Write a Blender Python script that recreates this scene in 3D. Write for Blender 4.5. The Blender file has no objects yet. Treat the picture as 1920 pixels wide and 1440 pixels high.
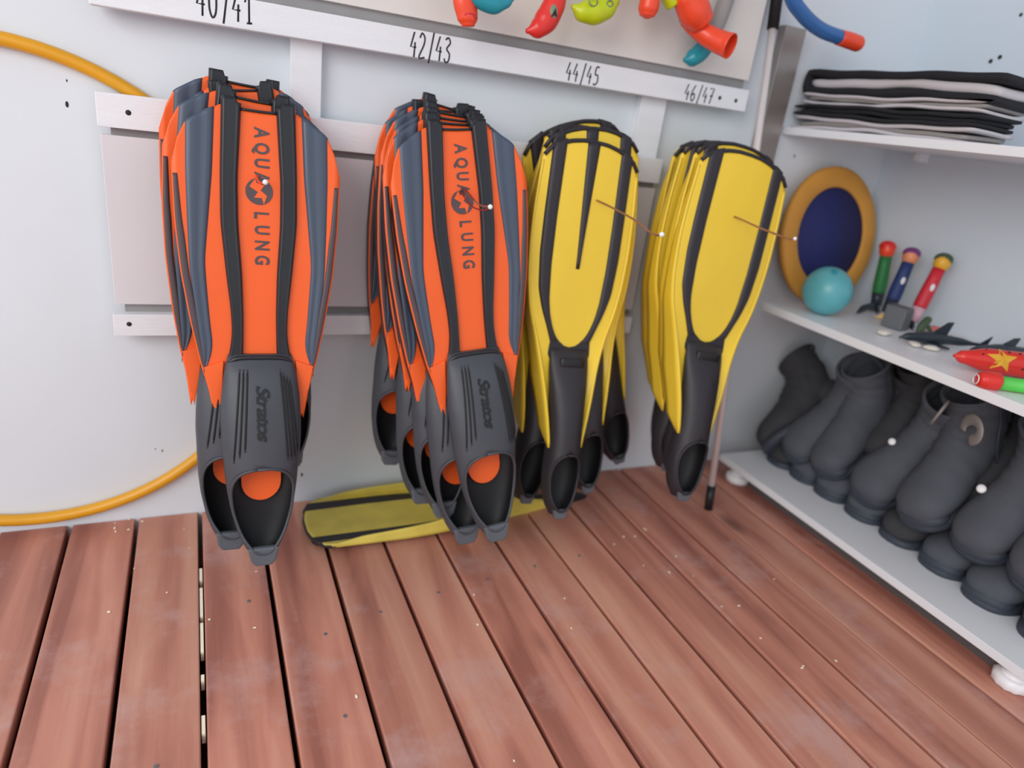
import bpy, bmesh, math, random
from mathutils import Vector, Matrix, noise
random.seed(7)
PI = math.pi
C = bpy.context.scene.collection
SC = bpy.context.scene

# ------------------------------------------------------------------ camera
cam_d = bpy.data.cameras.new('camera'); cam = bpy.data.objects.new('camera', cam_d); C.objects.link(cam)
cam_d.sensor_width = 36.0; cam_d.lens = 1282.0 / 1920.0 * 36.0; cam_d.clip_start = 0.02
R = ((0.911, 0.036, -0.410), (-0.392, 0.378, -0.839), (0.125, 0.925, 0.358))
m3 = Matrix(R)
q = m3.to_quaternion(); q.normalize()
cam.rotation_mode = 'QUATERNION'; cam.rotation_quaternion = q
cam.location = (0, -1.35, 0.837)
cam_d.dof.use_dof = True; cam_d.dof.focus_distance = 1.06; cam_d.dof.aperture_fstop = 1.9
SC.camera = cam

# ------------------------------------------------------------------ light
w = bpy.data.worlds.new('world'); SC.world = w; w.use_nodes = True
bg = w.node_tree.nodes['Background']
bg.inputs[0].default_value = (0.86, 0.93, 1.0, 1); bg.inputs[1].default_value = 0.74
def area(name, loc, target, size, sizey, power, col):
    l = bpy.data.lights.new(name, 'AREA'); l.shape = 'RECTANGLE'; l.size = size; l.size_y = sizey
    l.energy = power; l.color = col
    o = bpy.data.objects.new(name, l); C.objects.link(o); o.location = loc
    o.rotation_euler = (Vector(target) - Vector(loc)).to_track_quat('-Z', 'Y').to_euler()
    return o
area('doorway_daylight', (-2.3, -2.6, 2.0), (0.5, 0, 0.45), 2.4, 1.8, 56, (1.0, 0.97, 0.93))
SC.view_settings.view_transform = 'Standard'; SC.view_settings.look = 'None'
SC.view_settings.exposure = 0.36; SC.view_settings.gamma = 1.0

# ------------------------------------------------------------------ materials
def mat(name, col, rough=0.5, metal=0.0, var=0.06, vscale=14, bump=0.0, bscale=120, spec=0.5, coat=0.0, stretch=None, trans=0.0):
    m = bpy.data.materials.new(name); m.use_nodes = True
    nt = m.node_tree; b = nt.nodes['Principled BSDF']
    b.inputs['Roughness'].default_value = rough; b.inputs['Metallic'].default_value = metal
    b.inputs['Specular IOR Level'].default_value = spec
    if coat: b.inputs['Coat Weight'].default_value = coat
    tc = nt.nodes.new('ShaderNodeTexCoord'); mp = nt.nodes.new('ShaderNodeMapping')
    nt.links.new(tc.outputs['Object'], mp.inputs['Vector'])
    if stretch: mp.inputs['Scale'].default_value = stretch
    n = nt.nodes.new('ShaderNodeTexNoise'); n.inputs['Scale'].default_value = vscale; n.inputs['Detail'].default_value = 5
    nt.links.new(mp.outputs[0], n.inputs['Vector'])
    cr = nt.nodes.new('ShaderNodeValToRGB')
    cr.color_ramp.elements[0].position = 0.3; cr.color_ramp.elements[1].position = 0.7
    cr.color_ramp.elements[0].color = tuple(max(0, c * (1 - var)) for c in col) + (1,)
    cr.color_ramp.elements[1].color = tuple(min(1, c * (1 + var)) for c in col) + (1,)
    nt.links.new(n.outputs['Fac'], cr.inputs[0]); nt.links.new(cr.outputs[0], b.inputs['Base Color'])
    if bump:
        n2 = nt.nodes.new('ShaderNodeTexNoise'); n2.inputs['Scale'].default_value = bscale; n2.inputs['Detail'].default_value = 3
        nt.links.new(mp.outputs[0], n2.inputs['Vector'])
        bp = nt.nodes.new('ShaderNodeBump'); bp.inputs['Strength'].default_value = bump; bp.inputs['Distance'].default_value = 0.002
        nt.links.new(n2.outputs['Fac'], bp.inputs['Height']); nt.links.new(bp.outputs[0], b.inputs['Normal'])
    return m
def srgb(r, g, b_):
    f = lambda c: (c / 255 / 12.92) if c <= 10 else ((c / 255 + 0.055) / 1.055) ** 2.4
    return (f(r), f(g), f(b_))
M = {}
M['wall'] = mat('white_wall_paint', (0.735, 0.785, 0.835), 0.6, var=0.03, vscale=3, bump=0.12, bscale=40)
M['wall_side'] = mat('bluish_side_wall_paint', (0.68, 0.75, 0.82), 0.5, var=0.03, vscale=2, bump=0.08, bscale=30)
M['board'] = mat('white_painted_wood', (0.84, 0.86, 0.90), 0.5, var=0.03, vscale=6, bump=0.25, bscale=60, stretch=(1, 6, 6))
M['panel'] = mat('cream_painted_panel', (0.78, 0.74, 0.70), 0.5, var=0.03, vscale=4, bump=0.1, bscale=50)
M['rack_panel'] = mat('grey_white_panel', (0.74, 0.72, 0.75), 0.5, var=0.03, vscale=4, bump=0.1, bscale=50)
M['groove'] = mat('grey_primer', (0.30, 0.29, 0.29), 0.6)
M['shelf'] = mat('white_melamine', (0.85, 0.87, 0.91), 0.35, var=0.015, vscale=4)
M['orange'] = mat('orange_rubber', srgb(255, 104, 38), 0.42, var=0.03, vscale=9, bump=0.05, bscale=300)
M['coral'] = mat('coral_orange_plastic', srgb(244, 78, 44), 0.3, var=0.03)
M['margin'] = mat('brown_grey_polymer', srgb(82, 70, 74), 0.45)
M['grey_side'] = mat('slate_grey_polymer', srgb(74, 86, 104), 0.38, var=0.08, vscale=7, stretch=(1, 1, 0.2))
M['rib'] = mat('black_rib_rubber', srgb(36, 38, 44), 0.38, var=0.1, vscale=7)
M['rubber'] = mat('charcoal_pocket_rubber', srgb(70, 73, 80), 0.48, var=0.1, vscale=11, bump=0.15, bscale=220)
M['lining'] = mat('black_lining', srgb(20, 20, 24), 0.6)  # near-black set on the inner faces of the foot pockets
M['heel'] = mat('grey_heel_rubber', srgb(92, 98, 106), 0.5, var=0.06)
M['print'] = mat('grey_print', srgb(88, 76, 80), 0.5, var=0.04)
M['emboss'] = mat('black_emboss', srgb(24, 24, 28), 0.45)
M['yellow'] = mat('yellow_polymer', srgb(250, 212, 62), 0.38, var=0.06, vscale=8, stretch=(1, 1, 0.4))
M['yellow_dusty'] = mat('dusty_yellow_polymer', srgb(226, 204, 92), 0.5, var=0.14, vscale=12)
M['yblack'] = mat('brown_black_rubber', srgb(44, 40, 46), 0.5, var=0.1, vscale=9, bump=0.1, bscale=200)
M['hoop'] = mat('ochre_hoop_plastic', srgb(226, 160, 26), 0.35, var=0.05)
M['steel'] = mat('zinc_steel', srgb(190, 180, 170), 0.3, metal=0.9, var=0.05)
M['rust'] = mat('copper_hook_wire', srgb(176, 128, 104), 0.4, metal=0.6, var=0.15, vscale=60)
M['cord'] = mat('red_cord', srgb(150, 40, 36), 0.7, var=0.2, vscale=200)
M['white'] = mat('white_cap', (0.9, 0.9, 0.92), 0.3)
M['silver'] = mat('satin_aluminium', srgb(168, 160, 155), 0.36, metal=0.75, var=0.12, vscale=3, stretch=(1, 1, 0.1))
M['alu'] = mat('bright_aluminium_tube', srgb(240, 230, 228), 0.28, metal=0.25, var=0.04)
M['black'] = mat('black_plastic', srgb(28, 26, 28), 0.45)
M['ink'] = mat('black_marker', srgb(40, 40, 44), 0.7)
M['teal'] = mat('teal_plastic', srgb(34, 150, 168), 0.3, var=0.05)
M['tealball'] = mat('teal_ball_rubber', srgb(96, 176, 184), 0.32, var=0.08, vscale=16)
M['red'] = mat('red_plastic', srgb(226, 50, 42), 0.3, var=0.05)
M['lime'] = mat('lime_plastic', srgb(196, 210, 20), 0.3, var=0.05)
M['pgrey'] = mat('pale_grey_plastic', srgb(150, 145, 142), 0.35, var=0.04)
M['sgreen'] = mat('grey_green_plastic', srgb(120, 140, 112), 0.4)
M['blue'] = mat('blue_plastic', srgb(52, 104, 168), 0.25, var=0.05)
M['navy'] = mat('navy_mesh_fabric', srgb(34, 42, 104), 0.8, var=0.08, vscale=60, bump=0.3, bscale=500)
M['ochre'] = mat('ochre_foam', srgb(214, 152, 62), 0.6, var=0.08, vscale=10)
M['neo'] = mat('neoprene_blue_grey', srgb(80, 84, 92), 0.85, var=0.14, vscale=14, bump=0.3, bscale=160)
M['neo2'] = mat('neoprene_black', srgb(60, 60, 64), 0.85, var=0.14, vscale=14, bump=0.3, bscale=160)
M['sole'] = mat('boot_sole_rubber', srgb(58, 64, 76), 0.6, var=0.1, bump=0.3, bscale=200)
M['cloth_b'] = mat('black_neoprene_fold', srgb(30, 30, 36), 0.85, var=0.2, vscale=8, bump=0.3, bscale=200)
M['cloth_w'] = mat('pale_grey_fold', srgb(206, 200, 204), 0.8, var=0.05, vscale=8, bump=0.2, bscale=150)
M['green'] = mat('green_fabric', srgb(40, 120, 62), 0.5, var=0.1)
M['lgreen'] = mat('light_green_foam', srgb(92, 210, 84), 0.5)
M['purple'] = mat('purple_plastic', srgb(120, 56, 120), 0.4)
M['skin'] = mat('peach_orange_plastic', srgb(222, 140, 100), 0.4)
M['dnavy'] = mat('dark_blue_fabric', srgb(36, 56, 110), 0.6, var=0.08)
M['cred'] = mat('crimson_fabric', srgb(208, 40, 56), 0.5, var=0.06)
M['pink'] = mat('pale_pink_fabric', srgb(214, 170, 184), 0.6)
M['yel2'] = mat('sun_yellow_plastic', srgb(236, 176, 50), 0.4)
M['shark'] = mat('dark_slate_rubber', srgb(40, 50, 60), 0.4, var=0.1)
M['olive'] = mat('olive_rubber', srgb(70, 92, 66), 0.6)
M['shell'] = mat('shell_cream', srgb(226, 220, 210), 0.5, var=0.08, vscale=60)
M['salmon'] = mat('salmon_resin', srgb(226, 130, 120), 0.5, var=0.15, vscale=60)
M['greybox'] = mat('grey_rubber_block', srgb(104, 106, 110), 0.6)
M['batten'] = mat('pale_new_wood', srgb(255, 240, 214), 0.7, var=0.05, vscale=40)  # cream for the crumbs and for sunlight painted into the deck gap
M['joist'] = mat('dark_reddish_joist', srgb(84, 44, 32), 0.8, var=0.2)
M['hole'] = mat('dark_hole', srgb(40, 38, 42), 0.8)

def wood_mat():
    m = bpy.data.materials.new('stained_decking_wood'); m.use_nodes = True
    nt = m.node_tree; b = nt.nodes['Principled BSDF']; L = nt.links.new; N = nt.nodes.new
    tc = N('ShaderNodeTexCoord'); sx = N('ShaderNodeSeparateXYZ'); L(tc.outputs['Object'], sx.inputs[0])
    a = N('ShaderNodeMath'); a.operation = 'ADD'; a.inputs[1].default_value = 0.2475; L(sx.outputs[0], a.inputs[0])
    d = N('ShaderNodeMath'); d.operation = 'DIVIDE'; d.inputs[1].default_value = 0.1147; L(a.outputs[0], d.inputs[0])
    fl = N('ShaderNodeMath'); fl.operation = 'FLOOR'; L(d.outputs[0], fl.inputs[0])
    wn = N('ShaderNodeTexWhiteNoise'); wn.noise_dimensions = '1D'; L(fl.outputs[0], wn.inputs['W'])
    off = N('ShaderNodeVectorMath'); off.operation = 'SCALE'; L(wn.outputs['Color'], off.inputs[0]); off.inputs['Scale'].default_value = 13
    add = N('ShaderNodeVectorMath'); add.operation = 'ADD'; L(tc.outputs['Object'], add.inputs[0]); L(off.outputs[0], add.inputs[1])
    mp = N('ShaderNodeMapping'); mp.inputs['Scale'].default_value = (7, 0.8, 4); L(add.outputs[0], mp.inputs['Vector'])
    n1 = N('ShaderNodeTexNoise'); n1.inputs['Scale'].default_value = 2.6; n1.inputs['Detail'].default_value = 5; n1.inputs['Distortion'].default_value = 0.9
    L(mp.outputs[0], n1.inputs['Vector'])
    wv = N('ShaderNodeTexWave'); wv.wave_type = 'BANDS'; wv.bands_direction = 'X'; wv.inputs['Scale'].default_value = 0.55
    wv.inputs['Distortion'].default_value = 5.5; wv.inputs['Detail'].default_value = 2.5; wv.inputs['Detail Scale'].default_value = 0.7
    L(mp.outputs[0], wv.inputs['Vector'])
    cr = N('ShaderNodeValToRGB'); e = cr.color_ramp.elements
    e[0].position = 0.22; e[0].color = srgb(158, 98, 84) + (1,)
    e[1].position = 0.75; e[1].color = srgb(218, 158, 134) + (1,)
    el = cr.color_ramp.elements.new(0.5); el.color = srgb(200, 134, 114) + (1,)
    mz = N('ShaderNodeMapping'); mz.inputs['Scale'].default_value = (9, 0.55, 1); L(add.outputs[0], mz.inputs['Vector'])
    nz = N('ShaderNodeTexNoise'); nz.inputs['Scale'].default_value = 1.1; nz.inputs['Detail'].default_value = 1.5; L(mz.outputs[0], nz.inputs['Vector'])
    rz = N('ShaderNodeMapRange'); rz.inputs[1].default_value = 0.50; rz.inputs[2].default_value = 0.53; rz.inputs[3].default_value = 0.07; rz.inputs[4].default_value = -0.10; L(nz.outputs['Fac'], rz.inputs[0])
    mx0 = N('ShaderNodeMix'); mx0.data_type = 'FLOAT'; mx0.inputs[0].default_value = 0.22
    L(n1.outputs['Fac'], mx0.inputs[2]); L(wv.outputs['Fac'], mx0.inputs[3])
    sm_ = N('ShaderNodeMath'); sm_.operation = 'ADD'; L(mx0.outputs[0], sm_.inputs[0]); L(rz.outputs[0], sm_.inputs[1]); L(sm_.outputs[0], cr.inputs[0])
    # per board tone
    hs = N('ShaderNodeHueSaturation'); mr = N('ShaderNodeMapRange'); mr.inputs[3].default_value = 0.88; mr.inputs[4].default_value = 1.08
    L(wn.outputs['Value'], mr.inputs[0]); L(mr.outputs[0], hs.inputs['Value']); L(cr.outputs[0], hs.inputs['Color'])
    # pale scuffs
    n3 = N('ShaderNodeTexNoise'); n3.inputs['Scale'].default_value = 5.5; n3.inputs['Detail'].default_value = 7; n3.inputs['Roughness'].default_value = 0.7
    L(add.outputs[0], n3.inputs['Vector'])
    r3 = N('ShaderNodeMapRange'); r3.inputs[1].default_value = 0.52; r3.inputs[2].default_value = 0.72; r3.inputs[4].default_value = 0.6
    L(n3.outputs['Fac'], r3.inputs[0])
    mx = N('ShaderNodeMix'); mx.data_type = 'RGBA'; L(r3.outputs[0], mx.inputs[0]); L(hs.outputs[0], mx.inputs[6]); mx.inputs[7].default_value = srgb(206, 172, 166) + (1,)
    # knots
    mk = N('ShaderNodeMapping'); mk.inputs['Scale'].default_value = (1, 0.45, 1); L(add.outputs[0], mk.inputs['Vector'])
    vo = N('ShaderNodeTexVoronoi'); vo.inputs['Scale'].default_value = 5.2; L(mk.outputs[0], vo.inputs['Vector'])
    rk = N('ShaderNodeMapRange'); rk.inputs[1].default_value = 0.13; rk.inputs[2].default_value = 0.04; rk.inputs[4].default_value = 0.75
    L(vo.outputs['Distance'], rk.inputs[0])
    mx2 = N('ShaderNodeMix'); mx2.data_type = 'RGBA'; L(rk.outputs[0], mx2.inputs[0]); L(mx.outputs[2], mx2.inputs[6]); mx2.inputs[7].default_value = srgb(112, 72, 64) + (1,)
    L(mx2.outputs[2], b.inputs['Base Color'])
    b.inputs['Roughness'].default_value = 0.55
    bp = N('ShaderNodeBump'); bp.inputs['Strength'].default_value = 0.25; bp.inputs['Distance'].default_value = 0.002
    mb = N('ShaderNodeMapping'); mb.inputs['Scale'].default_value = (60, 3, 20); L(add.outputs[0], mb.inputs['Vector'])
    n4 = N('ShaderNodeTexNoise'); n4.inputs['Scale'].default_value = 2; L(mb.outputs[0], n4.inputs['Vector'])
    L(n4.outputs['Fac'], bp.inputs['Height']); L(bp.outputs[0], b.inputs['Normal'])
    return m
M['deck'] = wood_mat()

# ------------------------------------------------------------------ mesh helpers
def obj(name, bm, m, parent=None, smooth=True, solid=0.0, bevel=0.0, kind=None, sub=0):
    bmesh.ops.recalc_face_normals(bm, faces=bm.faces)
    me = bpy.data.meshes.new(name); bm.to_mesh(me); bm.free()
    if smooth:
        for p in me.polygons: p.use_smooth = True
    ms = m if isinstance(m, (list, tuple)) else [m]
    for k in ms: me.materials.append(M[k])
    o = bpy.data.objects.new(name, me); C.objects.link(o)
    if parent: o.parent = parent
    if sub:
        s = o.modifiers.new('sub', 'SUBSURF'); s.levels = sub; s.render_levels = sub
    if solid:
        s = o.modifiers.new('solid', 'SOLIDIFY'); s.thickness = solid; s.offset = -1
    if bevel:
        s = o.modifiers.new('bevel', 'BEVEL'); s.width = bevel; s.segments = 2; s.limit_method = 'ANGLE'
    if kind: o['kind'] = kind
    return o
def tag(o, label, cat, group=None):
    o['label'] = label; o['category'] = cat
    if group: o['group'] = group
    return o
def thing(name, label, cat, loc=(0, 0, 0), group=None):
    o = bpy.data.objects.new(name, None); C.objects.link(o); o.location = loc; o.empty_display_size = 0.05
    return tag(o, label, cat, group)
def B(): return bmesh.new()
def box(bm, x0, x1, y0, y1, z0, z1):
    vs = [bm.verts.new((x, y, z)) for x in (x0, x1) for y in (y0, y1) for z in (z0, z1)]
    for f in ((0, 1, 3, 2), (4, 6, 7, 5), (0, 4, 5, 1), (2, 3, 7, 6), (0, 2, 6, 4), (1, 5, 7, 3)):
        bm.faces.new([vs[i] for i in f])
    return vs
def ring_loft(bm, rings, cap0=True, cap1=True, closed=True):
    rs = [[bm.verts.new(p) for p in r] for r in rings]
    n = len(rs[0])
    for a, b in zip(rs, rs[1:]):
        for i in range(n if closed else n - 1):
            j = (i + 1) % n
            bm.faces.new((a[i], a[j], b[j], b[i]))
    if cap0: bm.faces.new(list(reversed(rs[0])))
    if cap1: bm.faces.new(rs[-1])
    return rs
def catmull(pts, n):
    pts = [Vector(p) for p in pts]; out = []
    P = [pts[0] * 2 - pts[1]] + pts + [pts[-1] * 2 - pts[-2]]
    for i in range(1, len(P) - 2):
        for k in range(n):
            t = k / n; a, b, c, d = P[i - 1:i + 3]
            out.append(0.5 * ((2 * b) + (c - a) * t + (2 * a - 5 * b + 4 * c - d) * t * t + (3 * b - 3 * c + d - a) * t ** 3))
    out.append(P[-2].copy()); return out
def tube(bm, pts, r, n=14, k=6, flat=None, cap0=True, cap1=True):
    """r: number or list as long as pts; flat: (scale, axis vector) squash"""
    rr = r if isinstance(r, (list, tuple)) else [r] * len(pts)
    q4 = [Vector((p[0], p[1], p[2])) for p in pts]
    path = catmull(q4, k) if k > 1 else q4
    rad = []
    for i in range(len(rr) - 1):
        for s in range(max(k, 1)):
            t = s / max(k, 1); t = t * t * (3 - 2 * t) if k > 1 else t
            rad.append(rr[i] * (1 - t) + rr[i + 1] * t)
    rad.append(rr[-1])
    rings = []; up = None
    for i, p in enumerate(path):
        d = (path[min(i + 1, len(path) - 1)] - path[max(i - 1, 0)]).normalized()
        if up is None:
            up = Vector((0, -1, 0)) if abs(d.y) < 0.9 else Vector((0, 0, 1))
        s = d.cross(up).normalized(); up = s.cross(d).normalized()
        f = flat if flat else 1.0
        rings.append([p + rad[i] * (math.cos(a) * s + math.sin(a) * f * up) for a in [2 * PI * j / n for j in range(n)]])
    return ring_loft(bm, rings, cap0, cap1)
def ball(bm, c, r, sx=1, sy=1, sz=1, u=16, v=10):
    t = bmesh.ops.create_uvsphere(bm, u_segments=u, v_segments=v, radius=r)
    for x in t['verts']: x.co = Vector((x.co.x * sx + c[0], x.co.y * sy + c[1], x.co.z * sz + c[2]))
    return t['verts']
def prism(bm, poly, y0, y1, ax='y'):
    f = {'y': lambda a, b, t: (a, t, b), 'z': lambda a, b, t: (a, b, t), 'x': lambda a, b, t: (t, a, b)}[ax]
    ring_loft(bm, [[f(a, b, y0) for a, b in poly], [f(a, b, y1) for a, b in poly]])
def lerp_tab(tab, x):
    if x <= tab[0][0]: return tab[0][1]
    for (a, b), (c, d) in zip(tab, tab[1:]):
        if x <= c: return b + (d - b) * (x - a) / (c - a)
    return tab[-1][1]
def sm(tab, h=0.014):
    t = sorted(tab)
    return lambda x: sum(lerp_tab(t, x + k * h / 3) for k in range(-3, 4)) / 7
def slab(bm, front, back, ni, nj):
    F = [[bm.verts.new(front(i / ni, j / nj)) for j in range(nj + 1)] for i in range(ni + 1)]
    K = [[bm.verts.new(back(i / ni, j / nj)) for j in range(nj + 1)] for i in range(ni + 1)]
    for i in range(ni):
        for j in range(nj):
            bm.faces.new((F[i][j], F[i + 1][j], F[i + 1][j + 1], F[i][j + 1]))
            bm.faces.new((K[i][j], K[i][j + 1], K[i + 1][j + 1], K[i + 1][j]))
    for i in range(ni):
        bm.faces.new((F[i][0], K[i][0], K[i + 1][0], F[i + 1][0])); bm.faces.new((F[i][nj], F[i + 1][nj], K[i + 1][nj], K[i][nj]))
    for j in range(nj):
        bm.faces.new((F[0][j], F[0][j + 1], K[0][j + 1], K[0][j])); bm.faces.new((F[ni][j], K[ni][j], K[ni][j + 1], F[ni][j + 1]))
def text_mesh(body, size, ext, sx=1.0, space=1.0, off=0.0):
    cu = bpy.data.curves.new('txt', 'FONT'); cu.body = body; cu.size = size; cu.extrude = ext
    cu.align_x = 'CENTER'; cu.align_y = 'CENTER'; cu.space_character = space; cu.resolution_u = 3; cu.offset = off * size
    o = bpy.data.objects.new('txt', cu); C.objects.link(o)
    dg = bpy.context.evaluated_depsgraph_get(); dg.update()
    me = bpy.data.meshes.new_from_object(o.evaluated_get(dg))
    bm = bmesh.new(); bm.from_mesh(me)
    bpy.data.objects.remove(o); bpy.data.curves.remove(cu); bpy.data.meshes.remove(me)
    for v in bm.verts: v.co.x *= sx
    return bm

# ------------------------------------------------------------------ setting
bm = B(); box(bm, -1.7, 1.75, 0, 0.06, -0.2, 2.2); obj('wall_back', bm, 'wall', smooth=False, kind='structure')
bm = B(); box(bm, 1.65, 1.71, -3.0, 0.0, -0.2, 2.2); obj('wall_right', bm, 'wall_side', smooth=False, kind='structure')
bm = B(); box(bm, -1.7, 1.75, -1.75, 0.06, 2.2, 2.26); obj('ceiling', bm, 'wall', smooth=False, kind='structure')
PIT = 0.1147; X0 = -0.2475
bm = B()
for k in range(-12, 17):
    a = X0 + k * PIT + 0.0041 + random.uniform(-.0007, .0007); b = X0 + (k + 1) * PIT - 0.0041 + random.uniform(-.0007, .0007)
    if k in (8, 10, 12): a -= 0.0012
    if k == 11: b += 0.002
    if k == 12: a -= .003
    b = min(b, 1.65)
    if a < 1.645: box(bm, a, b, -3.2, -0.001, -0.028, random.uniform(-0.0008, 0.0))
obj('floor', bm, 'deck', smooth=False, bevel=0.0022, kind='structure')
bm = B(); box(bm, -1.7, 1.65, -3.2, 0, -0.12, -0.10)
for y in (-0.12, -0.7, -1.3, -1.9): box(bm, -1.7, 1.65, y - 0.03, y + 0.03, -0.10, -0.029)
obj('trim_1', bm, 'joist', smooth=False, kind='structure')
for i, (a, b) in enumerate([(-0.195, -0.23), (-0.252, -0.328), (-0.345, -0.413), (-0.462, -0.475), (-0.541, -0.573)]):  # pale strips stand for sunlit ground showing through the gap
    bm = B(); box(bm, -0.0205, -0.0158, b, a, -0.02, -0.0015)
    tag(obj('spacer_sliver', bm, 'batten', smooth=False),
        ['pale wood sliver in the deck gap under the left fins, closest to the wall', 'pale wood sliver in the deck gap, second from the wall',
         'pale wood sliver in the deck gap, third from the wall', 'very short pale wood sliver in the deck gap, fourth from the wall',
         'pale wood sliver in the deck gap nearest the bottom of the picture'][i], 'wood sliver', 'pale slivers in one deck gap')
M['plinth'] = mat('dark_grey_plinth', srgb(92, 86, 86), 0.7)  # dark grey painted as the shade under the lowest shelf
bm = B(); box(bm, 1.325, 1.337, -0.84, -0.16, 0.0005, 0.0415); obj('trim_5', bm, 'plinth', smooth=False, kind='structure')  # added strip standing in for the shadow below the shelf
# deck screws
bm = B()
scr = [(0.170, -0.425), (0.27, -0.395), (0.385, -0.37), (0.49, -0.355), (0.60, -0.34), (0.71, -0.33), (0.057, -0.31), (-0.075, -0.61), (0.17, -0.6)]
for x, y in scr:
    bmesh.ops.create_cone(bm, cap_ends=True, segments=10, radius1=0.0032, radius2=0.0028, depth=0.0012, matrix=Matrix.Translation((x, y, 0.0004)))
obj('trim_2', bm, 'greybox', smooth=False, kind='structure')
# crumbs on the deck (uncountable litter)
bm = B(); rs = random.Random(3)
for c, sp, n in (((-0.155, -0.015), 0.03, 7), ((0.83, -0.37), 0.1, 9), ((1.0, -0.62), .12, 7), ((0.35, -0.45), .3, 8), ((-0.1, -0.2), .15, 6)):
    for _ in range(n):
        x = c[0] + rs.uniform(-sp, sp); y = min(-0.004, c[1] + rs.uniform(-sp, sp)); s = rs.uniform(0.0008, 0.0022); a = rs.uniform(0, PI)
        k = (x - X0) / PIT % 1
        if k < .07 or k > .93: x += .012
        ball(bm, (x, y, s * 0.4), s, sx=1 + math.cos(a) ** 2, sy=1 + math.sin(a) ** 2, sz=0.5, u=6, v=4)
o = tag(obj('wood_crumbs', bm, 'batten', smooth=False), 'pale crumbs and grains scattered over the red deck boards', 'crumbs'); o['kind'] = 'stuff'
# small dark nail holes in the wall
for n_, hs in (('wall_back', [(-0.179, 0, 0.806, .0014), (-0.182, 0, 0.771, .0032), (1.343, 0, 0.84, .003), (-0.08, 0, 0.147, .0018), (-0.092, 0, 0.152, .0012), (0.186, 0, 0.066, .003), (0.18, 0, 0.09, .002)]),
               ('wall_right', [(1.65, -0.2, 1.094, .005), (1.65, -0.218, 1.102, .005), (1.65, -0.232, 1.186, .004)])):
    bm = B()
    for x, y, z, r in hs:
        if n_ == 'wall_back': ball(bm, (x, -0.0004, z), r, sy=0.12, sz=1.5, sx=.7, u=8, v=6)
        else: ball(bm, (1.6496, y, z), r, sx=0.12, u=8, v=6)
    obj('trim_%d' % (3 if n_ == 'wall_back' else 4), bm, 'hole', kind='structure')

# ------------------------------------------------------------------ wall rack
DIG = {'0': [[(.5, 1), (.15, .8), (.12, .3), (.4, 0), (.75, .2), (.8, .75), (.5, 1)]],
       '1': [[(.1, .72), (.55, 1), (.55, 0)], [(.3, 0), (.85, .02)]],
       '2': [[(.1, .8), (.35, 1), (.75, .85), (.7, .55), (.1, .02), (.9, .05)]],
       '3': [[(.1, .9), (.5, 1), (.8, .8), (.35, .55), (.8, .35), (.7, .06), (.3, 0), (.08, .15)]],
       '4': [[(.5, 1), (.08, .4), (.85, .4)], [(.65, .6), (.6, 0)]],
       '5': [[(.85, 1), (.35, .98), (.25, .58), (.7, .55), (.8, .2), (.4, 0), (.1, .08)]],
       '6': [[(.7, 1), (.25, .6), (.15, .2), (.45, 0), (.8, .2), (.65, .48), (.2, .35)]],
       '7': [[(.08, .95), (.85, 1), (.4, 0)], [(.25, .5), (.8, .52)]],
       '/': [[(.8, 1.1), (.3, -.15)]]}
def numerals(s, x0, x1, z0, z1, yf, parent):
    n = len(s); wch = (x1 - x0) / n; h = z1 - z0
    for i, ch in enumerate(s):
        bm = B()
        for st in DIG[ch]:
            pts = [(x0 + wch * (i + 0.08 + 0.84 * a), yf - 0.0002, z0 + h * b) for a, b in st]
            tube(bm, pts, 0.0015, n=6, k=4 if len(pts) > 3 else 1, flat=0.25)
        obj('numeral', bm, 'ink', parent)
br = thing('size_board', 'long white painted board with handwritten black shoe sizes from 40/41 to 46/47', 'board', (0.5, -0.05, 0.938))
def inroot(root):  # parts are built in world coordinates; shift them
    for ch in root.children:
        if not ch.get('local'):
            ch.location = ch.location - Vector(root.location)
bm = B(); box(bm, -0.135, 1.117, -0.05, -0.02, 0.9165, 0.961); obj('plank', bm, 'board', br, smooth=False, bevel=0.0015)
numerals('42/43', .349, .427, .917, .957, -0.05, br)
numerals('44/45', .660, .737, .9205, .953, -0.05, br)
numerals('46/47', .945, 1.024, .921, .952, -0.05, br)
numerals('40/41', .008, .094, .926, .967, -0.05, br)
for x in (1.04, 1.085):
    bm = B(); ball(bm, (x, -0.0503, 0.936), 0.0042, sy=0.15, u=8, v=6); obj('screw', bm, 'hole', br)
inroot(br)
# slot backing, upper panel
up = thing('display_sheet', 'cream painted panel above the numbered board where the snorkels hang', 'panel', (0.5, -0.035, 1.3))
bm = B(); box(bm, -0.3, 1.12, -0.035, -0.015, 0.981, 1.62); obj('sheet', bm, 'panel', up, smooth=False, bevel=0.001)
bm = B(); box(bm, -0.13, 1.115, -0.026, -0.012, 0.955, 0.985); obj('backing_strip', bm, 'groove', up, smooth=False)
inroot(up)
for i, (a, b, lab) in enumerate(((0.153, 0.205, 'white upright batten behind the left orange fins, under the 40/41 board'), (0.862, 0.926, 'white upright batten between the two yellow fin stacks'))):
    bm = B(); box(bm, a, b, -0.022, 0.0, 0.745, 0.96); tag(obj('wall_batten', bm, 'board', smooth=False, bevel=0.001), lab, 'batten', 'white uprights of the rack')
lr = thing('fin_rack', 'low white wall rack of two rails and a flat panel, behind the hanging fins', 'rack', (0.4, -0.035, 0.6))
bm = B(); box(bm, -0.138, 0.93, -0.045, -0.024, 0.746, 0.797); obj('upper_rail', bm, 'board', lr, smooth=False, bevel=0.001)
bm = B(); box(bm, -0.136, 0.93, -0.036, -0.022, 0.455, 0.734); obj('middle_panel', bm, 'rack_panel', lr, smooth=False, bevel=0.001)
bm = B(); box(bm, -0.140, 0.93, -0.045, -0.024, 0.400, 0.439); obj('lower_rail', bm, 'board', lr, smooth=False, bevel=0.001)
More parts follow.
